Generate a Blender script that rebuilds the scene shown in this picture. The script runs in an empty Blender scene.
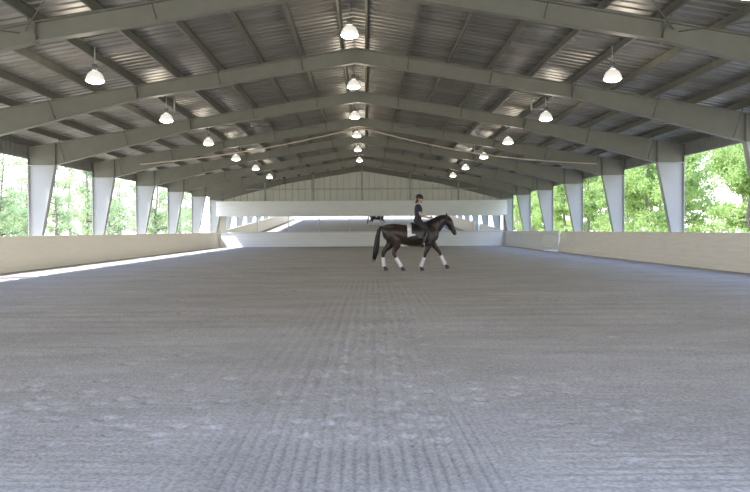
import bpy, math, random
import numpy as np
from mathutils import Vector, Matrix
random.seed(7); rng=np.random.default_rng(7)
S=6.1; XC=-0.25; HW=11.75; SL=0.168; ZA=6.27
COL=bpy.context.scene.collection
def ztop(x): return ZA-SL*abs(x-XC)
def zroof(x): return ztop(x)+0.21
FR=[-.9]+[(n+0.3)*S for n in range(0,9)]
YEND=9.3*S; YNEAR=-1.2

# ---------------------------------------------------------------- materials
def new_mat(name):
    m=bpy.data.materials.new(name); m.use_nodes=True
    nt=m.node_tree; b=nt.nodes['Principled BSDF']; return m,nt,b
def mat(name,c1,c2=None,scale=6,rough=.6,metal=0,bump=0,bscale=None,stretch=None,detail=4,emis=None,estr=0,spec=.5,transl=0):
    m,nt,b=new_mat(name)
    b.inputs['Roughness'].default_value=rough; b.inputs['Metallic'].default_value=metal
    b.inputs['Specular IOR Level'].default_value=spec
    c2=c2 or tuple(x*.82 for x in c1)
    tc=nt.nodes.new('ShaderNodeTexCoord'); mp=nt.nodes.new('ShaderNodeMapping')
    nt.links.new(tc.outputs['Object'],mp.inputs['Vector'])
    if stretch: mp.inputs['Scale'].default_value=stretch
    n=nt.nodes.new('ShaderNodeTexNoise'); n.inputs['Scale'].default_value=scale; n.inputs['Detail'].default_value=detail
    nt.links.new(mp.outputs[0],n.inputs['Vector'])
    r=nt.nodes.new('ShaderNodeValToRGB')
    r.color_ramp.elements[0].position=.35; r.color_ramp.elements[1].position=.65
    r.color_ramp.elements[0].color=(*c2,1); r.color_ramp.elements[1].color=(*c1,1)
    nt.links.new(n.outputs['Fac'],r.inputs[0]); nt.links.new(r.outputs[0],b.inputs['Base Color'])
    if bump:
        n2=nt.nodes.new('ShaderNodeTexNoise'); n2.inputs['Scale'].default_value=bscale or scale*4
        nt.links.new(mp.outputs[0],n2.inputs['Vector'])
        bp=nt.nodes.new('ShaderNodeBump'); bp.inputs['Strength'].default_value=bump; bp.inputs['Distance'].default_value=.02
        nt.links.new(n2.outputs['Fac'],bp.inputs['Height']); nt.links.new(bp.outputs[0],b.inputs['Normal'])
    if emis:
        b.inputs['Emission Color'].default_value=(*emis,1); b.inputs['Emission Strength'].default_value=estr
    if transl:
        t=nt.nodes.new('ShaderNodeBsdfTranslucent'); nt.links.new(r.outputs[0],t.inputs[0])
        mx=nt.nodes.new('ShaderNodeMixShader'); mx.inputs[0].default_value=transl
        nt.links.new(b.outputs[0],mx.inputs[1]); nt.links.new(t.outputs[0],mx.inputs[2]); nt.links.new(mx.outputs[0],nt.nodes['Material Output'].inputs[0])
    return m
M_raft=mat('painted_steel_olive',(.250,.241,.195),(.228,.220,.177),3,.5)
M_col=mat('painted_steel_lit',(.44,.45,.44),(.42,.43,.42),2,.5)  # paler than the rafters: daylight on the columns put into the colour
M_purl=mat('purlin_steel',(.17,.166,.135),(.14,.136,.11),3,.5)
M_roof=mat('galvanised_roof',(.38,.355,.32),(.25,.232,.205),1.2,.40,.5,stretch=(.25,1.5,1))
M_cream=mat('cream_painted_wood',(.95,.90,.80),(.91,.86,.76),3,.6,stretch=(2,.4,8),bump=.08)
M_tan=mat('weathered_pale_wood',(.93,.88,.79),(.85,.80,.71),3,.7,stretch=(2,.4,8),bump=.12)
M_white=mat('white_painted_board',(.88,.88,.85),(.83,.83,.80),2,.5,stretch=(.5,1,3))
M_gable=mat('pale_siding',(.60,.57,.45),(.57,.54,.425),1.0,.5,transl=.05)
M_girt=mat('gable_girt_paint',(.46,.45,.36),None,2,.5)
M_trim=mat('eave_trim',(.36,.36,.33),None,2,.5)
M_dark=mat('cast_metal_housing',(.30,.30,.29),None,8,.45,.3)
M_stem=mat('galvanised_stem',(.62,.62,.56),None,8,.4,.3)
M_cond=mat('tan_conduit',(.72,.62,.48),None,8,.5)
M_shade=mat('prismatic_shade',(.85,.85,.80),None,20,.3,.0,emis=(1,.94,.82),estr=.6)
M_lens=mat('glowing_lens',(1,1,1),(1,1,1),20,.3,0,emis=(1,.97,.88),estr=12)
M_grass=mat('dry_grass',(.34,.33,.22),(.42,.38,.30),.5,.9,bump=.5,bscale=20)
M_bark=mat('bark',(.24,.20,.16),(.15,.13,.11),5,.9,bump=.6,stretch=(3,3,.6))
def leafmat(name,c1,c2):
    m,nt,b=new_mat(name)
    tc=nt.nodes.new('ShaderNodeTexCoord'); n=nt.nodes.new('ShaderNodeTexNoise'); n.inputs['Scale'].default_value=1.3
    nt.links.new(tc.outputs['Object'],n.inputs['Vector'])
    r=nt.nodes.new('ShaderNodeValToRGB'); r.color_ramp.elements[0].position=.35; r.color_ramp.elements[1].position=.65
    r.color_ramp.elements[0].color=(*c2,1); r.color_ramp.elements[1].color=(*c1,1)
    nt.links.new(n.outputs['Fac'],r.inputs[0]); nt.links.new(r.outputs[0],b.inputs['Base Color'])
    b.inputs['Roughness'].default_value=.6
    t=nt.nodes.new('ShaderNodeBsdfTranslucent'); nt.links.new(r.outputs[0],t.inputs[0])
    mx=nt.nodes.new('ShaderNodeMixShader'); mx.inputs[0].default_value=.5
    nt.links.new(b.outputs[0],mx.inputs[1]); nt.links.new(t.outputs[0],mx.inputs[2])
    nt.links.new(mx.outputs[0],nt.nodes['Material Output'].inputs[0]); return m
M_leafA=leafmat('leaf_pale',(.44,.54,.29),(.33,.44,.21))
M_leafB=leafmat('leaf_green',(.40,.53,.19),(.29,.42,.125))
# mirror
M_mir,nt,b=new_mat('mirror_glass'); b.inputs['Metallic'].default_value=1; b.inputs['Roughness'].default_value=.02
nn=nt.nodes.new('ShaderNodeTexNoise'); nn.inputs['Scale'].default_value=2
rr=nt.nodes.new('ShaderNodeValToRGB'); rr.color_ramp.elements[0].color=(.88,.90,.90,1); rr.color_ramp.elements[1].color=(.93,.94,.94,1)
nt.links.new(nn.outputs[0],rr.inputs[0]); nt.links.new(rr.outputs[0],b.inputs['Base Color'])
# sand
def sand():
    m,nt,b=new_mat('arena_sand'); b.inputs['Roughness'].default_value=.95; b.inputs['Specular IOR Level'].default_value=.15
    tc=nt.nodes.new('ShaderNodeTexCoord')
    def noise(sc,st=(1,1,1),det=5):
        mp=nt.nodes.new('ShaderNodeMapping'); mp.inputs['Scale'].default_value=st
        nt.links.new(tc.outputs['Object'],mp.inputs['Vector'])
        n=nt.nodes.new('ShaderNodeTexNoise'); n.inputs['Scale'].default_value=sc; n.inputs['Detail'].default_value=det
        nt.links.new(mp.outputs[0],n.inputs['Vector']); return n.outputs['Fac']
    def ramp(src,a,b_,ca,cb):
        r=nt.nodes.new('ShaderNodeValToRGB'); r.color_ramp.elements[0].position=a; r.color_ramp.elements[1].position=b_
        r.color_ramp.elements[0].color=(*ca,1); r.color_ramp.elements[1].color=(*cb,1); nt.links.new(src,r.inputs[0]); return r.outputs[0]
    def mul(x,y):
        mx=nt.nodes.new('ShaderNodeMixRGB'); mx.blend_type='MULTIPLY'; mx.inputs[0].default_value=1
        nt.links.new(x,mx.inputs[1]); nt.links.new(y,mx.inputs[2]); return mx.outputs[0]
    c=ramp(noise(.8,(.35,1,1)),.38,.62,(.545,.518,.478),(.605,.585,.552))
    c=mul(c,ramp(noise(40,(.9,1,1),8),.36,.6,(.68,.68,.69),(1,1,1)))
    c=mul(c,ramp(noise(1.3,(.5,1.1,1),6),.40,.58,(.90,.897,.89),(1,1,1)))
    c=mul(c,ramp(noise(9,(.5,1.2,1),6),.40,.56,(.92,.915,.91),(1,1,1)))
    nt.links.new(c,b.inputs['Base Color'])
    bp=nt.nodes.new('ShaderNodeBump'); bp.inputs['Strength'].default_value=.6; bp.inputs['Distance'].default_value=.012
    nt.links.new(noise(55,(.9,1,1),6),bp.inputs['Height']); nt.links.new(bp.outputs[0],b.inputs['Normal'])
    return m
M_sand=sand()

# ---------------------------------------------------------------- mesh helpers
class MB:
    def __init__(s): s.v=[]; s.f=[]
    def add(s,vs,fs):
        o=len(s.v); s.v+= [tuple(v) for v in vs]; s.f+=[tuple(i+o for i in f) for f in fs]
    def box(s,x0,x1,y0,y1,z0,z1):
        s.add([(x0,y0,z0),(x1,y0,z0),(x1,y1,z0),(x0,y1,z0),(x0,y0,z1),(x1,y0,z1),(x1,y1,z1),(x0,y1,z1)],
              [(0,3,2,1),(4,5,6,7),(0,1,5,4),(1,2,6,5),(2,3,7,6),(3,0,4,7)])
    def prism(s,poly,y0,y1):   # polygon in XZ extruded in Y
        n=len(poly); vs=[(p[0],y0,p[1]) for p in poly]+[(p[0],y1,p[1]) for p in poly]
        fs=[tuple(range(n)),tuple(reversed(range(n,2*n)))]+[((i+1)%n,i,i+n,(i+1)%n+n) for i in range(n)]
        s.add(vs,fs)
    def prismx(s,poly,x0,x1):  # polygon in YZ extruded in X
        n=len(poly); vs=[(x0,p[0],p[1]) for p in poly]+[(x1,p[0],p[1]) for p in poly]
        fs=[tuple(range(n)),tuple(reversed(range(n,2*n)))]+[((i+1)%n,i,i+n,(i+1)%n+n) for i in range(n)]
        s.add(vs,fs)
    def strip(s,a,b,t,y0,y1):
        d=Vector((b[0]-a[0],b[1]-a[1])); d.normalize(); n=Vector((-d.y,d.x))*t/2
        s.prism([(a[0]-n.x,a[1]-n.y),(b[0]-n.x,b[1]-n.y),(b[0]+n.x,b[1]+n.y),(a[0]+n.x,a[1]+n.y)],y0,y1)
    def loft(s,st,lat=(0,1,0),seg=16,cap=True):
        P=[Vector(p[0]) for p in st]; n=len(P); vs=[]
        for i in range(n):
            T=(P[min(i+1,n-1)]-P[max(i-1,0)]).normalized()
            L=Vector(lat); L=(L-L.dot(T)*T).normalized(); N=T.cross(L)
            for k in range(seg):
                a=2*math.pi*k/seg
                vs.append(P[i]+L*math.cos(a)*st[i][1]+N*math.sin(a)*st[i][2])
        fs=[]
        for i in range(n-1):
            for k in range(seg):
                fs.append((i*seg+k,i*seg+(k+1)%seg,(i+1)*seg+(k+1)%seg,(i+1)*seg+k))
        if cap:
            fs.append(tuple(reversed(range(seg)))); fs.append(tuple(range((n-1)*seg,n*seg)))
        s.add(vs,fs)
    def tube(s,pts,r,seg=8):
        P=[Vector(p) for p in pts]
        d=(P[-1]-P[0]).normalized(); lat=(0,1,0) if abs(d.y)<.8 else (1,0,0)
        if not hasattr(r,'__len__'): r=[r]*len(P)
        s.loft([(p,q,q) for p,q in zip(P,r)],lat,seg)
    def lathe(s,prof,c=(0,0,0),seg=24):
        vs=[];fs=[]
        for (r,z) in prof:
            for k in range(seg):
                a=2*math.pi*k/seg; vs.append((c[0]+r*math.cos(a),c[1]+r*math.sin(a),c[2]+z))
        for i in range(len(prof)-1):
            for k in range(seg): fs.append((i*seg+k,i*seg+(k+1)%seg,(i+1)*seg+(k+1)%seg,(i+1)*seg+k))
        s.add(vs,fs)
    def ball(s,c,rx,ry,rz,seg=16,rg=10):
        vs=[(c[0],c[1],c[2]-rz)];fs=[]
        for i in range(1,rg):
            t=math.pi*i/rg
            for k in range(seg):
                a=2*math.pi*k/seg; vs.append((c[0]+rx*math.sin(t)*math.cos(a),c[1]+ry*math.sin(t)*math.sin(a),c[2]-rz*math.cos(t)))
        vs.append((c[0],c[1],c[2]+rz)); m=len(vs)-1
        for k in range(seg):
            fs.append((0,1+(k+1)%seg,1+k)); fs.append((m,(rg-2)*seg+1+k,(rg-2)*seg+1+(k+1)%seg))
            for i in range(rg-2): fs.append((1+i*seg+k,1+i*seg+(k+1)%seg,1+(i+1)*seg+(k+1)%seg,1+(i+1)*seg+k))
        s.add(vs,fs)
    def mesh(s,name,m,smooth=False):
        me=bpy.data.meshes.new(name); me.from_pydata(s.v,[],s.f); me.materials.append(m)
        if smooth: me.polygons.foreach_set('use_smooth',[True]*len(me.polygons))
        me.update(); return me
def obj(name,me,parent=None,label=None,category=None,kind=None,group=None,loc=None):
    o=bpy.data.objects.new(name,me); COL.objects.link(o)
    if loc is not None: o.location=loc
    if parent: o.parent=parent
    tag(o,label,category,kind,group); return o
def tag(o,label=None,category=None,kind=None,group=None):
    if label:o['label']=label
    if category:o['category']=category
    if kind:o['kind']=kind
    if group:o['group']=group
def remesh(mb,name,m,vox,smooth_it=4,sub=0):
    me=mb.mesh(name,m); o=bpy.data.objects.new('tmp',me); COL.objects.link(o)
    r=o.modifiers.new('r','REMESH'); r.mode='VOXEL'; r.voxel_size=vox; r.use_smooth_shade=True
    sm=o.modifiers.new('s','SMOOTH'); sm.iterations=smooth_it; sm.factor=.5
    dg=bpy.context.evaluated_depsgraph_get(); ev=o.evaluated_get(dg)
    out=bpy.data.meshes.new_from_object(ev); out.name=name
    bpy.data.objects.remove(o); 
    out.materials.clear(); out.materials.append(m)
    out.polygons.foreach_set('use_smooth',[True]*len(out.polygons)); return out

# ---------------------------------------------------------------- floor (real relief)
def grow(a,b,f):
    out=[a]
    while out[-1]<b: out.append(out[-1]+f(out[-1]))
    out[-1]=b; return out
ys=[-3,-1.5,0,1.5,2.5]+grow(3.0,YEND,lambda y:max(.016,.0042*y))
xr=grow(0,12.2,lambda x:.0145 if x<3.2 else .0145+(x-3.2)*.05)
xs=sorted(set([-x for x in xr]+xr)); xs=[x+XC for x in xs]
xs=np.array(xs); ys=np.array(ys)
X,Y=np.meshgrid(xs,ys)
def vnoise(X,Y,sx,sy,seed):
    r=np.random.default_rng(seed); g=r.random((256,256))
    u=X*sx+1000; v=Y*sy+1000; i=np.floor(u).astype(int); j=np.floor(v).astype(int); fu=u-i; fv=v-j
    fu=fu*fu*(3-2*fu); fv=fv*fv*(3-2*fv)
    a=g[i%256,j%256]; b=g[(i+1)%256,j%256]; c=g[i%256,(j+1)%256]; d=g[(i+1)%256,(j+1)%256]
    return (a*(1-fu)+b*fu)*(1-fv)+(c*(1-fu)+d*fu)*fv-.5
Z=.010*vnoise(X,Y,.5,.8,1)+.005*vnoise(X,Y,1.5,3,2)+.004*vnoise(X,Y,6,9,3)+.002*vnoise(X,Y,19,22,5)
cx=-.25+.035*Y
def sig(v): return 1/(1+np.exp(-v))
comb=sig((.92-np.abs(X-(.0)+.4*vnoise(X,Y,.1,.5,9)))*10)*sig((4.9-Y+.5*vnoise(X,Y,1,1,19))*5)
trail=sig((.85-np.abs(X-cx+.4*vnoise(X,Y,.1,.3,29)))*6)*(1-comb)
Z+= comb*.0088*np.sin((X+.012*Y)*2*np.pi/.068)*(.8+.5*vnoise(X,Y,2,2,41))
lm=np.clip(vnoise(X,Y,.9,.35,11)*1.8+.55,.1,1)
Z+= trail*lm*.0075*np.sin((X-cx*.3)*2*np.pi/.12)*np.clip(1.7-Y/22,0,1)
amp=np.clip(vnoise(X,Y,.25,.9,13)*1.3+.55,0.05,1)
oth=(1-comb)*(1-.6*trail)
Z+= oth*amp*.0036*np.sin((Y+.2*vnoise(X,Y,.3,.3,15)+.03*X)*2*np.pi/.095)*np.clip(1.3-Y/14,0,1)
Z+= oth*amp*.009*np.sin((Y+.6*vnoise(X,Y,.2,.3,16)+.03*X)*2*np.pi/.6)*np.clip((Y-4)/8,0,1)
pr=[]
for _ in range(480):
    y=4.3+abs(rng.normal(0,1))*14
    if y<50: pr.append((-.15+.04*y+rng.normal(0,.28),y))
for _ in range(95): pr.append((rng.uniform(-3.2,1.8),5.7+rng.normal(0,.30)))
for _ in range(50): pr.append((rng.uniform(-3.6,-1.0),4.9+rng.normal(0,.35)))
for _ in range(12): pr.append((rng.uniform(.9,2.3),4.7+rng.normal(0,.3)))
for _ in range(220): pr.append((rng.uniform(-9,9),rng.uniform(7,30)))
for _ in range(120): pr.append((.9*math.cos(_)+rng.normal(.6,.9),rng.uniform(21.8,23.8)))
used=[]
for (px,py) in pr:
    if py<9 and any((px-a)**2+(py-b_)**2<.15**2 for a,b_ in used): continue
    used.append((px,py))
    r=rng.uniform(.05,.068); dp=rng.uniform(.009,.014)*(1+min(1.6,py/13))
    i0,i1=np.searchsorted(xs,[px-.3,px+.3]); j0,j1=np.searchsorted(ys,[py-.3,py+.3])
    if i1<=i0 or j1<=j0: continue
    xx=X[j0:j1,i0:i1]-px; yy=(Y[j0:j1,i0:i1]-py)
    d=np.sqrt(xx*xx+yy*yy)/r
    # crescent: the toe edge is cut deeper than the heel
    toe=1+.5*np.tanh(-yy/r)
    zz=Z[j0:j1,i0:i1]; flat=np.exp(-d**3)
    Z[j0:j1,i0:i1]=zz*(1-.6*flat)-dp*flat*toe+dp*.12*np.exp(-((d-1.45)/.35)**2)
Z[Y>YEND-1.5]*=.2
Z-=0.004
ny,nx=X.shape
me=bpy.data.meshes.new('floor'); co=np.stack([X,Y,Z],-1).reshape(-1,3)
idx=np.arange(nx*ny).reshape(ny,nx)
q=np.stack([idx[:-1,:-1],idx[:-1,1:],idx[1:,1:],idx[1:,:-1]],-1).reshape(-1,4)
me.vertices.add(len(co)); me.vertices.foreach_set('co',co.ravel())
me.loops.add(q.size); me.loops.foreach_set('vertex_index',q.ravel())
me.polygons.add(len(q)); me.polygons.foreach_set('loop_start',np.arange(0,q.size,4)); me.polygons.foreach_set('loop_total',np.full(len(q),4))
me.polygons.foreach_set('use_smooth',np.ones(len(q),bool)); me.update(calc_edges=True); me.validate(); me.materials.append(M_sand)
obj('floor',me,label='raked grey-brown sand riding arena floor with hoof prints',category='floor',kind='structure')
g=MB(); g.box(-160,160,-60,220,-.4,-.12)
obj('ground',g.mesh('ground',M_grass),label='sunlit dry grass around the riding arena',category='ground',kind='structure')

# ---------------------------------------------------------------- roof
mb=MB(); pitch=.305; yv=YNEAR-.3; prof=[]
while yv<YEND+.4:
    for dy,dz in ((0,0),(.10,0),(.125,.05),(.18,.05),(.205,0)): prof.append((yv+dy,dz))
    yv+=pitch
for sgn in (-1,1):
    vs=[];fs=[]
    for (y,dz) in prof:
        for k in range(5):
            d=(HW+.45)*k/4; vs.append((XC+sgn*d,y,ZA+.215-SL*d+dz))
    for i in range(len(prof)-1):
        for k in range(4): 
            a=i*5+k; fs.append((a,a+1,a+6,a+5))
    mb.add(vs,fs)
mb.box(XC-.3,XC+.3,YNEAR-.5,YEND+.4,zroof(XC)+.045,zroof(XC)+.06)
obj('ceiling',mb.mesh('ceiling',M_roof),label='ribbed galvanised metal pitched roof seen from below',category='roof',kind='structure')

# purlins (Z section)
offs=[.32+1.13*k for k in range(0,11)]
for sgn in (-1,1):
    mb=MB()
    mb.box(-.006,.006,YNEAR,YEND,-.188,0); mb.box(-.006,.05,YNEAR,YEND,-.006,0); mb.box(-.05,.006,YNEAR,YEND,-.188,-.182)
    me=mb.mesh('purlin',M_purl)
    for d in offs:
        x=XC+sgn*d
        o=obj('purlin',me,label='long grey steel purlin under the metal roof',category='purlin',group='roof purlins',loc=(x,0,ztop(x)+.192))
# ---------------------------------------------------------------- portal frames
def bot(d):
    pts=[(0,.40),(6.0,.37),(HW-.95,.80)]
    for a,b in zip(pts,pts[1:]):
        if d<=b[0]: return ZA-SL*d-(a[1]+(b[1]-a[1])*(d-a[0])/(b[0]-a[0]))
    return ZA-SL*pts[-1][0]-.80
zk=bot(HW)
def rafter_mesh():
    mb=MB()
    D=[0,6.0,HW-.95,HW-.45]
    poly=[(0,ZA),(HW,ZA-SL*HW),(HW,zk),(HW-.95,zk),(6.0,bot(6.0)),(0,bot(0))]
    mb.prism(poly,-.008,.008)
    mb.strip((0,ZA-.012),(HW,ZA-SL*HW-.012),.024,-.10,.10)
    for a,b in zip(D,D[1:3]): mb.strip((a,bot(a)),(b,bot(b)),.024,-.10,.10)
    for d in (.012,HW-.95):
        mb.box(d-.012,d+.012,-.10,.10,bot(d),ZA-SL*d-.01)
    mb.box(HW-.012,HW+.012,-.12,.12,zk,ZA-SL*HW)
    for d in (5.985,6.015): mb.box(d-.012,d+.012,-.11,.11,bot(d)-.04,ZA-SL*d)
    return mb
def mirror_mb(mb,sx):
    o=MB(); o.v=[(sx*v[0],v[1],v[2]) for v in mb.v]; o.f=[f if sx>0 else tuple(reversed(f)) for f in mb.f]; return o
def column_mesh():
    mb=MB()
    mb.prism([(HW,0),(HW,zk),(HW-.95,zk),(HW-.22,0)][::-1],-.008,.008)
    mb.strip((HW-.22,0),(HW-.95,zk-.01),.024,-.12,.12)
    mb.box(HW-.012,HW+.012,-.12,.12,0,zk-.012)
    mb.box(HW-.96,HW,-.12,.12,zk-.026,zk-.002)
    mb.box(HW-.28,HW+.06,-.16,.16,-.02,.02)
    return mb
def brace_mesh(d):
    mb=MB()
    z1=bot(d)+.05
    for s in (-1,1): mb.tube([(d,-s*.02,z1),(d,s*.5,ZA-SL*d+.03)],.014,6)
    return mb
RM={s:mirror_mb(rafter_mesh(),s).mesh('rafter',M_raft) for s in (-1,1)}
CM={s:mirror_mb(column_mesh(),s).mesh('column',M_col) for s in (-1,1)}
BM={(s,i):mirror_mb(brace_mesh(offs[i]),s).mesh('flange_brace',M_purl) for s in (-1,1) for i in (1,3,5,7,9)}
for y in FR+[YEND-.15]:
    e=obj('portal_frame',None,label='tapered steel portal frame with daylit-toned pale columns and olive rafters',category='steel frame',group='portal frames',loc=(XC,y,0))
    for s in (-1,1):
        obj('rafter',RM[s],e); obj('column',CM[s],e)
        if y<YEND-1:
            for i in (1,3,5,7,9): obj('flange_brace',BM[s,i],e)
# cross rods
for (ya,yb) in ((FR[2],FR[3]),(FR[5],FR[6])):
    for s in (-1,1):
        for (a,b) in ((1.8,6.2),(6.2,1.8),(6.3,10.6),(10.6,6.3)):
            mb=MB(); xa=XC+s*a; xb=XC+s*b; dz=-.12 if a<b else -.15
            mb.tube([(xa,ya+.02,ztop(xa)+dz),(xb,yb-.02,ztop(xb)+dz)],.012,6)
            obj('brace_rod',mb.mesh('brace_rod',M_purl),label='thin steel cross-bracing rod between roof frames',category='brace rod',group='roof brace rods')
# conduit: bends at the ridge, sags gently on both sides
mb=MB(); yc=5.3*S-.35; cp=[]
for t in range(0,13):
    u=t/12; cp.append((-9.8+9.6*u, 4.2+1.55*u-.20*math.sin(math.pi*u)))
for t in range(1,15):
    u=t/14; cp.append((-.2+10.4*u, 5.75-1.62*u-.34*math.sin(math.pi*u)))
mb.tube([(x,yc,z) for x,z in cp],.028,8)
obj('conduit',mb.mesh('conduit',M_cond,True),label='thin tan conduit sagging below the rafters from the ridge',category='pipe')

# ---------------------------------------------------------------- eave trims, side kick walls
n=0
for s in (-1,1):
    x=XC+s*(HW+.03); mb=MB()
    mb.box(min(x,x+s*.02),max(x,x+s*.02),YNEAR,YEND,3.93,ztop(x)+.15)
    mb.box(min(x-s*.02,x+s*.06),max(x-s*.02,x+s*.06),YNEAR,YEND,3.88,3.95)
    yy=YNEAR
    while yy<YEND: 
        mb.box(min(x,x+s*.035),max(x,x+s*.035),yy,yy+.06,3.93,ztop(x)+.14); yy+=.3
    n+=1; obj('trim_%d'%n,mb.mesh('trim',M_trim),label='metal siding strip under the eave',category='trim',kind='structure')
def kick(xb,xt,y0,y1,m,name,label,h=1.1,npl=6):
    mb=MB(); ph=h/npl; s=1 if xt>xb else -1
    for i in range(npl):
        z0=i*ph ; z1=(i+1)*ph-.012
        xa=xb+(xt-xb)*z0/h; xc=xb+(xt-xb)*z1/h
        mb.prism([(xa,z0),(xa+s*.04,z0),(xc+s*.04,z1),(xc,z1)][::s],y0,y1)
    mb.prism([(xb+s*.02,0),(xb+s*.03,0),(xt+s*.03,h),(xt+s*.02,h)][::s],y0+.005,y1-.005)
    mb.box(min(xt-s*.02,xt+s*.06),max(xt-s*.02,xt+s*.06),y0,y1,h,h+.04)
    y=y0+.6
    while y<y1-.2:
        mb.prism([(xb+s*.05,0),(xb+s*.16,0),(xt+s*.05,h-.02),(xt+s*.04,h-.02)][::s],y,y+.09); y+=2.03
    return obj(name,mb.mesh(name,m),label=label,category='kick wall',kind='structure')
kick(XC-10.98,XC-11.17,YNEAR-1,YEND-.2,M_cream,'wall_left','cream painted plank kick wall leaning outward along the arena')
kick(XC+10.98,XC+11.17,YNEAR-1,40.5,M_tan,'wall_right','weathered horizontal plank kick wall leaning outward')
kick(XC+10.98,XC+11.17,43.6,YEND-.2,M_white,'wall_right_end','white painted kick wall section beside the gate')
# gate
mb=MB()
for i in range(5): mb.box(-.02,.02,0,2.9,.06+i*.21,.263+i*.21)
for y in (0,1.42,2.8): mb.box(.02,.06,y,y+.1,.06,1.12)
mb.box(-.03,.05,0,2.9,1.1,1.14)
gt=obj('arena_gate',mb.mesh('arena_gate',M_white),label='white plank arena gate standing slightly ajar',category='gate',loc=(XC+11.08,40.6,0)); gt.rotation_euler=(0,0,math.radians(6))
mb=MB(); mb.tube([(-.02,2.7,.8),(-.07,2.7,.8),(-.07,2.7,.95),(-.02,2.7,.95)],.012,6); obj('latch',mb.mesh('latch',M_dark),gt,label='dark metal latch')

# ---------------------------------------------------------------- end wall
mb=MB(); vs=[];fs=[]; x=XC-HW
pp=[]
while x<XC+HW:
    for dx,dy in ((0,0),(.22,0),(.24,-.12),(.34,-.12),(.36,0)): 
        if x+dx<XC+HW: pp.append((x+dx,dy))
    x+=.5
for x_,dy in pp: vs+= [(x_,YEND+dy,3.4),(x_,YEND+dy,zroof(x_))]
for i in range(len(pp)-1): fs.append((2*i,2*i+2,2*i+3,2*i+1))
mb.add(vs,fs)
mb.box(XC-HW,XC+HW,YEND,YEND+.05,0,3.42)
obj('wall_back',mb.mesh('wall_back',M_gable),label='pale ribbed metal gable wall closing the arena',category='wall',kind='structure')
mb=MB(); mb.box(XC-HW+.5,XC+HW-.5,YEND-.42,YEND-.34,2.45,3.5); mb.box(XC-HW+.5,XC+HW-.5,YEND-.46,YEND-.34,2.40,2.46); mb.box(XC-HW+.5,XC+HW-.5,YEND-.45,YEND-.13,3.5,3.54)
obj('trim_3',mb.mesh('trim',M_white),label='wide white board band above the mirrors',category='trim',kind='structure')
for i,xx in enumerate((-7.5,-3.75,0,3.75,7.5)):
    mb=MB(); mb.box(XC+xx-.06,XC+xx+.06,YEND-.20,YEND-.13,3.5,zroof(XC+xx)-.1)
    obj('trim_%d'%(4+i),mb.mesh('trim',M_girt),label='vertical gable post on the back wall',category='trim',kind='structure')
mb=MB(); mb.box(XC-9,XC+9,YEND-.25,YEND-.20,4.42,4.50); obj('trim_9',mb.mesh('trim',M_girt),label='horizontal girt across the gable wall',category='trim',kind='structure')
mb=MB()
for i in range(5):
    z0=i*.21+.01; z1=z0+.2; f=lambda z:YEND-.62+.16*z
    mb.prismx([(f(z0),z0),(f(z0)+.045,z0),(f(z1)+.045,z1),(f(z1),z1)],XC-10.9,XC+10.9)
mb.box(XC-11.1,XC+11.1,YEND-.5,YEND-.2,1.06,1.1)
obj('wall_end_kickboard',mb.mesh('wall_end',M_white),label='white plank kick wall under the mirrors',category='kick wall',kind='structure')
# mirrors
fm=MB(); w=2.36; h=1.27
fm.box(-w/2,w/2,-.02,.0,0,.04); fm.box(-w/2,w/2,-.02,0,h-.04,h)
fm.box(-w/2,-w/2+.015,-.02,0,.04,h-.04); fm.box(w/2-.015,w/2,-.02,0,.04,h-.04); fm.box(-w/2,w/2,.0,.02,0,h)
fme=fm.mesh('wall_mirror',M_white)
gm=MB(); gm.box(-w/2+.015,w/2-.015,-.012,-.002,.04,h-.04); gme=gm.mesh('mirror_glass',M_mir)
base=None
for k in range(9):
    x=XC+.25+(k-4)*2.38
    if base is None:
        o=obj('wall_mirror',fme,label='white-framed arena mirror tilted down above the kick wall',category='mirror',group='arena wall mirrors'); gch=obj('mirror_glass',gme,o,label='silvered mirror glass'); base=(o,gch)
    else:
        o=base[0].copy(); c=base[1].copy(); COL.objects.link(o); COL.objects.link(c); c.parent=o
    o.location=(x,YEND-.36,1.12); o.rotation_euler=(math.radians(1.5),0,0)

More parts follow.
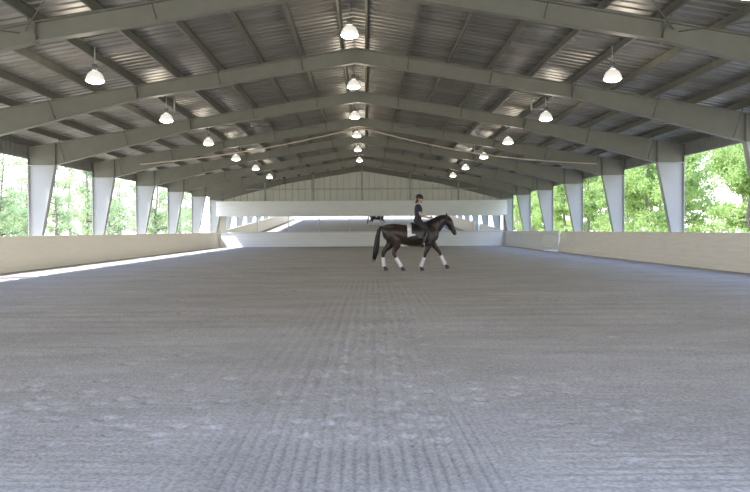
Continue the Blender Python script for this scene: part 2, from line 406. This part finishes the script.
# ---------------------------------------------------------------- lamps
K=.86
sh=MB(); sh.lathe([(.085*K,.22),(.12*K,.205),(.18*K,.155),(.225*K,.075),(.245*K,.0),(.24*K,0),(.215*K,.07),(.17*K,.14),(.10*K,.18)],(0,0,0),28)
bl=MB(); bl.lathe([(.001,.38),(.05,.38),(.065,.35),(.07,.26),(.06,.22),(.001,.22)],(0,0,0),20)
ln=MB(); ln.lathe([(.235*K,.01),(.20*K,-.03),(.12*K,-.055),(.001,-.065)],(0,0,0),28)
shm,blm,lnm=sh.mesh('shade',M_shade,True),bl.mesh('ballast_housing',M_dark,True),ln.mesh('lens',M_lens,True)
for (dx,zl) in ((-5.9,4.72),(-.12,5.76),(5.95,4.72)):
    for k in range(1,9):
        y=(k-.25)*S
        x=XC+dx+random.uniform(-.04,.04)
        e=obj('pendant_lamp',None,label='round high-bay pendant lamp glowing white under the roof',category='lamp',group='high-bay arena lamps',loc=(x,y,zl+random.uniform(-.03,.03)))
        obj('shade',shm,e); obj('ballast_housing',blm,e); obj('lens',lnm,e)
        top=zroof(x)-e.location.z
        st=MB(); st.tube([(0,0,.36),(0,0,top)],.018,8)
        obj('stem',st.mesh('stem',M_stem),e)
        if k in (4,6) and abs(dx)>1:
            st=MB(); sx=.22 if dx<0 else -.42
            rt=zroof(x+sx)-e.location.z
            st.box(sx-.022,sx+.022,.1,.14,.28,min(1.35,rt-.02))
            st.box(min(0,sx),max(0,sx),.1,.12,.32,.35)
            obj('support_bracket',st.mesh('support_bracket',M_stem),e)
        l=bpy.data.lights.new('lamp_light','POINT'); l.energy=38; l.color=(1,.90,.72); l.shadow_soft_size=.2
        lo=bpy.data.objects.new('lamp_light',l); COL.objects.link(lo); lo.parent=e; lo.location=(0,0,-.35)

# ---------------------------------------------------------------- trees
def tree_meshes(seed,H,spread,low,nleaf,leaf,lm):
    r=random.Random(seed); tb=MB(); pts=[];x=y=0
    for i in range(8):
        pts.append((x,y,-.2+H*.8*i/7)); x+=r.uniform(-.18,.18); y+=r.uniform(-.18,.18)
    tb.tube([pts[0]]+pts[1:],[.17*H/10*(1-.11*i) for i in range(8)],8)
    cl=[]
    for k in range(20):
        t=r.uniform(low,1); i=min(6,int(t*7)); p=Vector(pts[i]).lerp(Vector(pts[i+1]),t*7-i) if i<7 else Vector(pts[7])
        a=r.uniform(0,6.28); L=spread*r.uniform(.5,1)*(1.15-.6*t)
        q=p+Vector((math.cos(a)*L,math.sin(a)*L,L*r.uniform(.15,.6)))
        mid=p.lerp(q,.5)+Vector((0,0,-.1*L)); rr=.05*H/10*(1.3-t)
        tb.tube([p,mid,q],[rr*1.5,rr,rr*.4],6)
        cl+= [(q,r.uniform(.6,1.15)),(mid,r.uniform(.4,.8))]
    cl.append((Vector(pts[7]),1.2))
    nr=np.random.default_rng(seed); N=nleaf
    ci=nr.integers(0,len(cl),N); C=np.array([cl[i][0][:] for i in ci]); R=np.array([cl[i][1] for i in ci])
    d=nr.normal(size=(N,3)); d/=np.linalg.norm(d,axis=1)[:,None]; P=C+d*(R*nr.random(N)**.45)[:,None]*np.array([1,1,.75])
    u=nr.normal(size=(N,3)); u/=np.linalg.norm(u,axis=1)[:,None]; w=np.cross(u,nr.normal(size=(N,3))); w/=np.linalg.norm(w,axis=1)[:,None]
    sz=(leaf*nr.uniform(.6,1.3,N))[:,None]
    V=np.stack([P-u*sz,P+w*sz*.5,P+u*sz,P-w*sz*.5],1).reshape(-1,3)
    V[:,2]=np.maximum(V[:,2],.02)
    fme=bpy.data.meshes.new('foliage'); fme.from_pydata(V.tolist(),[],np.arange(N*4).reshape(N,4).tolist()); fme.materials.append(lm)
    return tb.mesh('trunk',M_bark,True),fme
TL=[tree_meshes(s,11,2.5,.12,3000,.13,M_leafA) for s in (11,12,13)]
TR=[tree_meshes(s,11,2.9,.04,11000,.125,M_leafB) for s in (21,22,23)]
def place(T,x,y,sc,label,group,name='tree'):
    t=random.choice(T)
    e=obj(name,None,label=label,category='tree',group=group,loc=(x,y,-.12)); e.scale=(sc,sc,sc*random.uniform(.9,1.15)); e.rotation_euler=(0,0,random.uniform(0,6.28))
    obj('trunk',t[0],e); obj('foliage',t[1],e)
y=18
while y<150:
    place(TL,random.uniform(-27,-22)-(y>70)*2,y,random.uniform(.8,1.0),'slender pale green woodland tree beyond the open side','slender woodland trees'); y+=random.uniform(5.2,6.2)
y=30
while y<160:
    place(TL,random.uniform(-41,-35),y,random.uniform(.9,1.2),'slender pale green woodland tree beyond the open side','slender woodland trees'); y+=random.uniform(6,8)
y=16
while y<150:
    place(TR,random.uniform(21,25),y,random.uniform(.85,1.0),'dense leafy green tree beyond the open side','leafy woodland trees'); y+=random.uniform(5,6)
y=30
while y<160:
    place(TR,random.uniform(32,36),y,random.uniform(1.1,1.4),'dense leafy green tree beyond the open side','leafy woodland trees'); y+=random.uniform(6.5,8)

# ---------------------------------------------------------------- horse
HX,HY=1.57,22.8
M_coat=mat('dark_bay_coat',(.040,.022,.015),(.017,.011,.008),3,.38)
M_mane=mat('black_horse_hair',(.010,.009,.008),None,30,.5,stretch=(4,4,.6),bump=.4)
M_wrap=mat('white_leg_wrap',(.85,.85,.87),(.76,.76,.80),30,.8,bump=.4)
M_hoof=mat('dark_hoof',(.06,.055,.05),None,15,.5)
M_leather=mat('black_leather',(.02,.017,.015),None,20,.35)
M_eye=mat('dark_eye',(.01,.008,.006),None,5,.1)
M_pad=mat('white_saddle_pad',(.85,.85,.86),(.76,.76,.78),20,.85,bump=.3)
M_steel=mat('polished_steel',(.6,.6,.6),None,5,.2,1)
HK=.84
def hx(x): return .95+(x-.95)*HK+.02
hb=MB()
hb.loft([((-1.04,0,1.16),.07,.10),((-1.0,0,1.17),.16,.20),((-.90,0,1.19),.23,.255),((-.70,0,1.20),.285,.28),((-.45,0,1.14),.285,.30),
 ((-.18,0,1.09),.30,.325),((.08,0,1.08),.30,.335),((.30,0,1.12),.255,.365),((.46,0,1.14),.225,.35),((.62,0,1.12),.17,.26),((.72,0,1.10),.09,.13)],seg=24)
hb.loft([((.34,0,1.25),.15,.27),((.50,0,1.32),.138,.275),((.64,0,1.415),.118,.235),((.77,0,1.515),.098,.192),((.88,0,1.59),.085,.15),((.97,0,1.62),.076,.11)],seg=20)
hd=[((.93,0,1.665),.06,.07),((.985,0,1.60),.088,.125),((1.05,0,1.50),.085,.14),((1.12,0,1.39),.066,.10),((1.185,0,1.29),.055,.078),((1.24,0,1.205),.056,.072),((1.275,0,1.145),.052,.058),((1.295,0,1.115),.03,.035)]
hb.loft([((hx(p[0]),0,p[2]-.01),a,b_) for p,a,b_ in hd],seg=20)
for s in (-1,1):
    hb.loft([((hx(.94),s*.05,1.665),.03,.03),((hx(.945),s*.065,1.735),.032,.022),((hx(.96),s*.07,1.795),.018,.012),((hx(.965),s*.07,1.825),.005,.005)],seg=10)
    hb.ball((-.72,s*.13,1.13),.24,.15,.25); hb.ball((.48,s*.13,1.08),.17,.11,.24)
    hb.ball((hx(1.04),s*.055,1.505),.08,.045,.10)
legs={}
legs['fn']=[(( .47,-.14,1.00),.11,.16),((.42,-.15,.85),.085,.11),((.36,-.15,.68),.062,.075),((.29,-.15,.52),.052,.058),((.27,-.15,.44),.042,.046),((.22,-.15,.30),.033,.038),((.17,-.15,.17),.043,.048),((.15,-.15,.12),.036,.038),((.18,-.15,.05),.042,.048)]
legs['ff']=[(( .50,.14,1.00),.11,.16),((.55,.15,.85),.085,.11),((.66,.15,.70),.062,.075),((.77,.15,.56),.052,.058),((.80,.15,.48),.042,.046),((.87,.15,.34),.033,.038),((.93,.15,.215),.043,.048),((.96,.15,.16),.036,.038),((1.0,.15,.10),.042,.048)]
legs['hn']=[((-.74,-.14,1.12),.14,.24),((-.60,-.16,.93),.11,.17),((-.60,-.16,.78),.085,.12),((-.66,-.15,.64),.058,.075),((-.69,-.15,.54),.050,.068),((-.64,-.15,.44),.042,.052),((-.55,-.15,.29),.036,.043),((-.48,-.15,.17),.045,.050),((-.45,-.15,.12),.036,.04),((-.41,-.15,.05),.044,.05)]
legs['hf']=[((-.78,.14,1.12),.14,.24),((-.75,.16,.93),.11,.17),((-.82,.16,.78),.085,.12),((-.95,.15,.64),.058,.075),((-1.01,.15,.55),.050,.068),((-1.015,.15,.45),.042,.052),((-1.01,.15,.30),.036,.043),((-1.0,.15,.18),.045,.050),((-.98,.15,.12),.036,.04),((-.94,.15,.05),.044,.05)]
for L in legs.values(): hb.loft(L,seg=14)
horse=obj('horse',remesh(hb,'horse',M_coat,.016,5),label='dark bay horse walking under saddle with white leg wraps',category='horse',loc=(HX,HY,0))
def interp(L,z):
    for a,b in zip(L,L[1:]):
        if a[0][2]>=z>=b[0][2]:
            t=(a[0][2]-z)/(a[0][2]-b[0][2]); return (Vector(a[0]).lerp(Vector(b[0]),t),a[1]+(b[1]-a[1])*t,a[2]+(b[2]-a[2])*t)
for k,L in legs.items():
    lift=.05 if k=='ff' else 0
    w=MB(); st=[]
    for i in range(13):
        z=.41+lift-(.41-.12)*i/12; p,a,b_=interp(L,z); st.append((p,a+.010+.004*(i%2),b_+.010+.004*(i%2)))
    w.loft(st,seg=16); obj('leg_wrap',w.mesh('leg_wrap',M_wrap,True),horse,label='white polo wrap')
    p=Vector(L[-1][0]); h=MB(); r=.05
    h.loft([((p.x-.005,p.y,p.z+.03),r*.9,r),((p.x+.012,p.y,p.z-.01),r*1.08,r*1.15),((p.x+.025,p.y,lift if lift else 0.0),r*1.22,r*1.35)],seg=16)
    obj('hoof',h.mesh('hoof',M_hoof,True),horse)
t=MB()
t.loft([((-1.0,0,1.36),.04,.04),((-1.08,0,1.36),.04,.045),((-1.15,0,1.25),.055,.06),((-1.19,0,1.05),.07,.075),((-1.22,0,.8),.075,.09),((-1.26,0,.55),.065,.085),((-1.30,0,.36),.03,.04)],seg=12)
for i in range(26):
    a=random.uniform(0,6.28); ox,oy=.06*math.cos(a),.06*math.sin(a)
    t.tube([(-1.15+ox*.6,oy*.6,1.25),(-1.20+ox,oy,.95),(-1.25+ox*1.3,oy*1.2,.6),(-1.31+ox*.9,oy*.8,random.uniform(.25,.42))],[.012,.016,.013,.003],6)
obj('tail',t.mesh('tail',M_mane,True),horse,label='long black tail')
m=MB()
crest=[(.34,1.50),(.44,1.565),(.54,1.63),(.66,1.69),(.78,1.73),(.88,1.745),(.96,1.73)]
for i in range(40):
    f=i/39*(len(crest)-1.001); j=int(f); a=Vector((crest[j][0],0,crest[j][1])).lerp(Vector((crest[j+1][0],0,crest[j+1][1])),f-j)
    a=a+Vector((0,0,-.02)); n_=Vector((.5,0,-.86)); L=random.uniform(.10,.16)
    m.tube([a,a+Vector((0,-.06,-.02)),a+n_*L*.6+Vector((-.03,-.12,0)),a+n_*L+Vector((-.06,-.14,0))],[.018,.02,.014,.004],6)
m.tube([(x,0,z-.02) for x,z in crest],.02,8)
m.tube([(hx(.96),0,1.73),(hx(1.04),0,1.665),(hx(1.09),0,1.585)],[.03,.025,.006],8)
obj('mane',m.mesh('mane',M_mane,True),horse,label='short black mane')
for s in (-1,1):
    e=MB(); e.ball((hx(1.06),s*.083,1.535),.02,.012,.018); obj('eye',e.mesh('eye',M_eye,True),horse)
br=MB()
def ringp(c,rl,rn,tilt,seg=20):
    T=Vector((math.cos(tilt),0,math.sin(tilt))); L=Vector((0,1,0)); N=T.cross(L)
    return [Vector(c)+L*math.cos(2*math.pi*k/seg)*rl+N*math.sin(2*math.pi*k/seg)*rn for k in range(seg+1)]
ang=math.atan2(-.11,.068*HK)
def band(c,rl,rn,tilt,r=.009):
    pts=ringp(c,rl,rn,tilt)
    for a,b_ in zip(pts,pts[1:]): br.tube([a,b_],r,6)
band((hx(1.14),0,1.35),.070,.098,ang); band((hx(.985),0,1.60),.092,.125,ang+.5); band((hx(1.225),0,1.22),.064,.078,ang,.006)
for s in (-1,1): br.tube([(hx(.985),s*.09,1.62),(hx(1.10),s*.086,1.42),(hx(1.235),s*.06,1.19)],.008,6)
brid=obj('bridle',br.mesh('bridle',M_leather,True),horse,label='black leather bridle')
for s in (-1,1):
    r=MB(); r.tube([(hx(1.235),s*.065,1.19),(.98,s*.135,1.33),(.78,s*.155,1.50),(.535,s*.06,1.655)],.008,6)
    obj('rein',r.mesh('rein',M_leather,True),brid)
# saddle + pad
def shell(xa,xb,ztopf,halfw,zbot,th,n=16,lip=0):
    mb=MB(); vs=[];fs=[];nx_=16
    for i in range(nx_+1):
        u=i/nx_; x=xa+(xb-xa)*u; zt=ztopf(x)
        for k in range(n+1):
            v=-1+2*k/n; a=abs(v)
            ang=min(a/.45,1)*math.pi/2; y=halfw(x)*math.sin(ang)*(1 if v>0 else -1); z=zt-.30*(1-math.cos(ang))
            if a>.45: z=zt-.30-(a-.45)/.55*(zt-.30-zbot(x)); 
            vs.append((x,y,z))
    for i in range(nx_):
        for k in range(n): q=i*(n+1)+k; fs.append((q,q+1,q+n+2,q+n+1))
    mb.add(vs,fs); return mb
def solid(mb,name,m,th):
    me=mb.mesh(name,m,True); o=bpy.data.objects.new('t',me); COL.objects.link(o)
    sd=o.modifiers.new('s','SOLIDIFY'); sd.thickness=th; sd.offset=0
    ev=o.evaluated_get(bpy.context.evaluated_depsgraph_get()); out=bpy.data.meshes.new_from_object(ev); bpy.data.objects.remove(o); out.name=name; return out
pad=shell(-.27,.24,lambda x:1.435+max(0,(x-.05))*.27,lambda x:.314-max(0,x-.15)*.12,lambda x:1.04+.06*math.cos(6*x),.02)
obj('saddle_pad',solid(pad,'saddle_pad',M_pad,.016),label='white quilted saddle pad on the horse under the saddle',category='saddle pad',loc=(HX,HY,0))
def flap(x):
    t=max(0,min(1,(x+.06)/.16)); t=t*t*(3-2*t); return 1.15*(1-t)+.97*t+max(0,x-.22)**2*8
sd=shell(-.14,.34,lambda x:1.475+.9*(x-.06)**2,lambda x:.330-max(0,x-.15)*.12,flap,.02)
sad=obj('saddle',solid(sd,'saddle',M_leather,.022),label='black leather dressage saddle on a white pad',category='saddle',loc=(HX,HY,0))
gr=MB(); pts=[(.22,s,z) for s,z in ((-.315,1.0),(-.305,.88),(-.23,.775),(0,.73),(.23,.775),(.305,.88),(.315,1.0))]
for a,b_ in zip(pts,pts[1:]): gr.loft([(a,.045,.012),(b_,.045,.012)],lat=(1,0,0),seg=10)
obj('girth',gr.mesh('girth',M_leather,True),sad,label='black girth strap')
for s in (-1,1):
    st=MB(); st.tube([(.18,s*.345,1.30),(.235,s*.385,.90)],.010,6)
    obj('stirrup_leather',st.mesh('stirrup_leather',M_leather),sad)
    st=MB(); P=[(.235,s*.385,.90),(.235,s*.33,.84),(.235,s*.325,.765),(.235,s*.435,.765),(.235,s*.435,.84),(.235,s*.385,.90)]
    for a,b_ in zip(P,P[1:]): st.tube([a,b_],.007,6)
    obj('stirrup',st.mesh('stirrup',M_steel,True),sad,label='polished steel stirrup iron')

# ---------------------------------------------------------------- rider
M_skin=mat('skin',(.66,.42,.31),(.60,.37,.27),6,.5)
M_shirt=mat('navy_polo',(.02,.035,.075),(.014,.025,.055),8,.8,bump=.2)
M_breech=mat('dark_breeches',(.035,.035,.04),(.022,.022,.027),8,.8,bump=.2)
M_boot=mat('black_boot',(.012,.011,.011),None,8,.25)
M_helm=mat('black_helmet',(.012,.012,.014),None,8,.45)
M_hair=mat('dark_brown_hair',(.04,.022,.013),None,40,.5,bump=.3)
M_lip=mat('lips',(.45,.2,.17),None,6,.5)
M_ew=mat('eye_white',(.7,.7,.68),None,6,.2)
rb=MB()
def torso(mb,e=0):
    mb.loft([((.06,0,1.49),.14+e,.09+e),((.07,0,1.55),.175+e,.115+e),((.075,0,1.63),.16+e,.10+e),((.08,0,1.72),.13+e,.088+e),((.09,0,1.83),.155+e,.105+e),((.095,0,1.93),.175+e,.11+e),((.09,0,2.0),.165+e,.09+e),((.09,0,2.045),.10+e,.07+e),((.095,0,2.065),.062+e*.6,.06+e*.6)],seg=22)
torso(rb)
rb.loft([((.09,0,2.03),.06,.06),((.105,0,2.09),.052,.054),((.12,0,2.14),.052,.056)],seg=16)
rb.ball((.135,0,2.225),.092,.073,.112); rb.ball((.165,0,2.165),.065,.052,.058)
rb.loft([((.218,0,2.245),.010,.006),((.236,0,2.215),.012,.014),((.240,0,2.200),.015,.016),((.222,0,2.188),.013,.01)],seg=10)
rb.ball((.205,0,2.135),.024,.028,.018)
for s in (-1,1):
    rb.ball((.125,s*.076,2.215),.018,.009,.03)
    rb.ball((.200,s*.032,2.20),.024,.02,.02)
    rb.loft([((.07,s*.08,1.55),.09,.105),((.15,s*.16,1.47),.085,.095),((.26,s*.265,1.34),.068,.078),((.345,s*.335,1.235),.056,.06),((.325,s*.345,1.16),.05,.055),((.285,s*.355,1.04),.05,.058),((.245,s*.365,.93),.038,.042),((.215,s*.372,.85),.034,.038)],seg=14)
    rb.loft([((.17,s*.372,.82),.03,.03),((.24,s*.377,.815),.038,.034),((.33,s*.385,.80),.042,.024),((.40,s*.39,.795),.025,.015)],seg=12)
    rb.loft([((.09,s*.14,1.995),.06,.055),((.10,s*.19,1.97),.052,.052),((.115,s*.215,1.88),.045,.046),((.135,s*.235,1.76),.040,.042),((.15,s*.238,1.72),.040,.040),((.22,s*.20,1.70),.043,.041),((.34,s*.14,1.672),.031,.029),((.42,s*.095,1.655),.022,.027)],seg=14)
    rb.loft([((.42,s*.095,1.655),.018,.028),((.455,s*.082,1.653),.016,.040),((.50,s*.072,1.65),.014,.040)],seg=12)
    for f,(dz,ln_) in enumerate(((.032,.9),(.011,1.0),(-.011,.93),(-.031,.75))):
        z=1.65+dz
        rb.tube([(.49,s*.074,z),(.49+.038*ln_,s*.066,z),(.49+.048*ln_,s*.040,z-.003),(.49+.022*ln_,s*.026,z-.005),(.49,s*.034,z-.005)],[.0095,.009,.0085,.008,.007],8)
    rb.tube([(.445,s*.072,1.675),(.475,s*.055,1.693),(.51,s*.045,1.697),(.53,s*.043,1.69)],[.013,.011,.010,.008],8)
rider=obj('person',remesh(rb,'person',M_skin,.0085,3),label='rider in black helmet, navy polo and tall boots holding the reins',category='person',loc=(HX,HY,0))
c=MB(); torso(c,.012)
for s in (-1,1): c.loft([((.09,s*.12,1.99),.07,.062),((.10,s*.19,1.975),.067,.066),((.113,s*.217,1.88),.062,.062),((.122,s*.225,1.83),.062,.062)],seg=16)
c.lathe([(.075,2.03),(.068,2.075),(.06,2.078)],(.1,0,0),18)
obj('polo_shirt',remesh(c,'polo_shirt',M_shirt,.011,3),rider,label='navy short-sleeved polo shirt')
c=MB(); c.loft([((.06,0,1.475),.14,.09),((.07,0,1.54),.192,.133),((.075,0,1.62),.178,.12),((.078,0,1.67),.16,.108)],seg=20)
for s in (-1,1): c.loft([((.07,s*.08,1.55),.10,.115),((.15,s*.16,1.47),.096,.106),((.26,s*.265,1.34),.078,.088),((.345,s*.335,1.235),.066,.07),((.325,s*.345,1.14),.058,.063)],seg=16)
obj('breeches',remesh(c,'breeches',M_breech,.012,3),rider,label='dark riding breeches')
c=MB(); c.loft([((.0775,0,1.655),.165,.114),((.078,0,1.69),.152,.108)],seg=24); obj('belt',c.mesh('belt',M_leather,True),rider)
for s in (-1,1):
    c=MB(); c.loft([((.335,s*.343,1.19),.064,.070),((.322,s*.346,1.14),.062,.068),((.285,s*.356,1.04),.061,.069),((.245,s*.365,.93),.049,.054),((.215,s*.372,.85),.046,.05),((.205,s*.374,.80),.044,.052)],seg=16)
    c.loft([((.155,s*.370,.80),.034,.034),((.19,s*.373,.815),.042,.044),((.26,s*.379,.812),.046,.040),((.34,s*.386,.80),.050,.032),((.42,s*.392,.793),.030,.020)],seg=14)
    c.box(.15,.20,s*.37-.03,s*.37+.03,.755,.785)
    obj('riding_boot',remesh(c,'riding_boot',M_boot,.009,2),rider,label='tall black riding boot')
c=MB(); 
pf=[(.001,.135),(.04,.13),(.08,.108),(.102,.07),(.108,.03),(.106,.0),(.098,-.004)]
c.lathe(pf,(0,0,0),28); c.v=[(.13+v[0]*1.12,v[1]*.92,2.255+v[2]-.12*v[0]) for v in c.v]
c.loft([((.21,0,2.262),.075,.012),((.25,0,2.252),.066,.008),((.275,0,2.243),.04,.004)],seg=16)
for s in (-1,1):
    c.tube([(.12,s*.086,2.26),(.15,s*.082,2.18),(.18,s*.045,2.115),(.185,0,2.108)],.006,6)
obj('riding_helmet',c.mesh('riding_helmet',M_helm,True),rider,label='black velvet riding helmet with chin strap')
c=MB(); c.ball((.07,0,2.2),.05,.068,.07); c.ball((.03,0,2.14),.035,.04,.045)
obj('hair',c.mesh('hair',M_hair,True),rider,label='dark brown hair gathered low under the helmet')
for s in (-1,1):
    c=MB(); c.ball((.214,s*.031,2.218),.010,.015,.009); obj('eye',c.mesh('eye',M_ew,True),rider)
c=MB(); c.ball((.222,0,2.158),.008,.024,.008); obj('mouth',c.mesh('mouth',M_lip,True),rider)

# ---------------------------------------------------------------- light & world
w=bpy.data.worlds.new('World'); bpy.context.scene.world=w; w.use_nodes=True; nt=w.node_tree
bg=nt.nodes['Background']; tc=nt.nodes.new('ShaderNodeTexCoord'); sp=nt.nodes.new('ShaderNodeSeparateXYZ'); cr=nt.nodes.new('ShaderNodeValToRGB')
nt.links.new(tc.outputs['Generated'],sp.inputs[0]); nt.links.new(sp.outputs['Z'],cr.inputs[0]); nt.links.new(cr.outputs[0],bg.inputs[0])
cr.color_ramp.elements[0].position=0; cr.color_ramp.elements[0].color=(1,.99,.96,1)
cr.color_ramp.elements[1].position=.55; cr.color_ramp.elements[1].color=(.40,.56,1,1)
bg.inputs[1].default_value=4.8
sun=bpy.data.lights.new('sun','SUN'); sun.energy=11; sun.angle=math.radians(.6); sun.color=(1,.95,.85)
so=bpy.data.objects.new('sun',sun); COL.objects.link(so)
el=math.radians(55.0); az=Vector((1,.2,0)).normalized()
d=Vector((az.x*math.cos(el),az.y*math.cos(el),-math.sin(el)))
so.rotation_euler=d.to_track_quat('-Z','Y').to_euler()
bpy.context.scene.view_settings.view_transform='Standard'

# ---------------------------------------------------------------- camera
cam=bpy.data.cameras.new('camera'); cam.sensor_width=36; cam.lens=36*728/750; cam.clip_end=500
co_=bpy.data.objects.new('camera',cam); COL.objects.link(co_)
R=Matrix.Rotation(math.radians(-.75),4,'Z')@Matrix.Rotation(math.radians(90-1.27),4,'X')@Matrix.Rotation(math.radians(-.33),4,'Z')
co_.matrix_world=Matrix.Translation((0,0,1.28))@R
bpy.context.scene.camera=co_
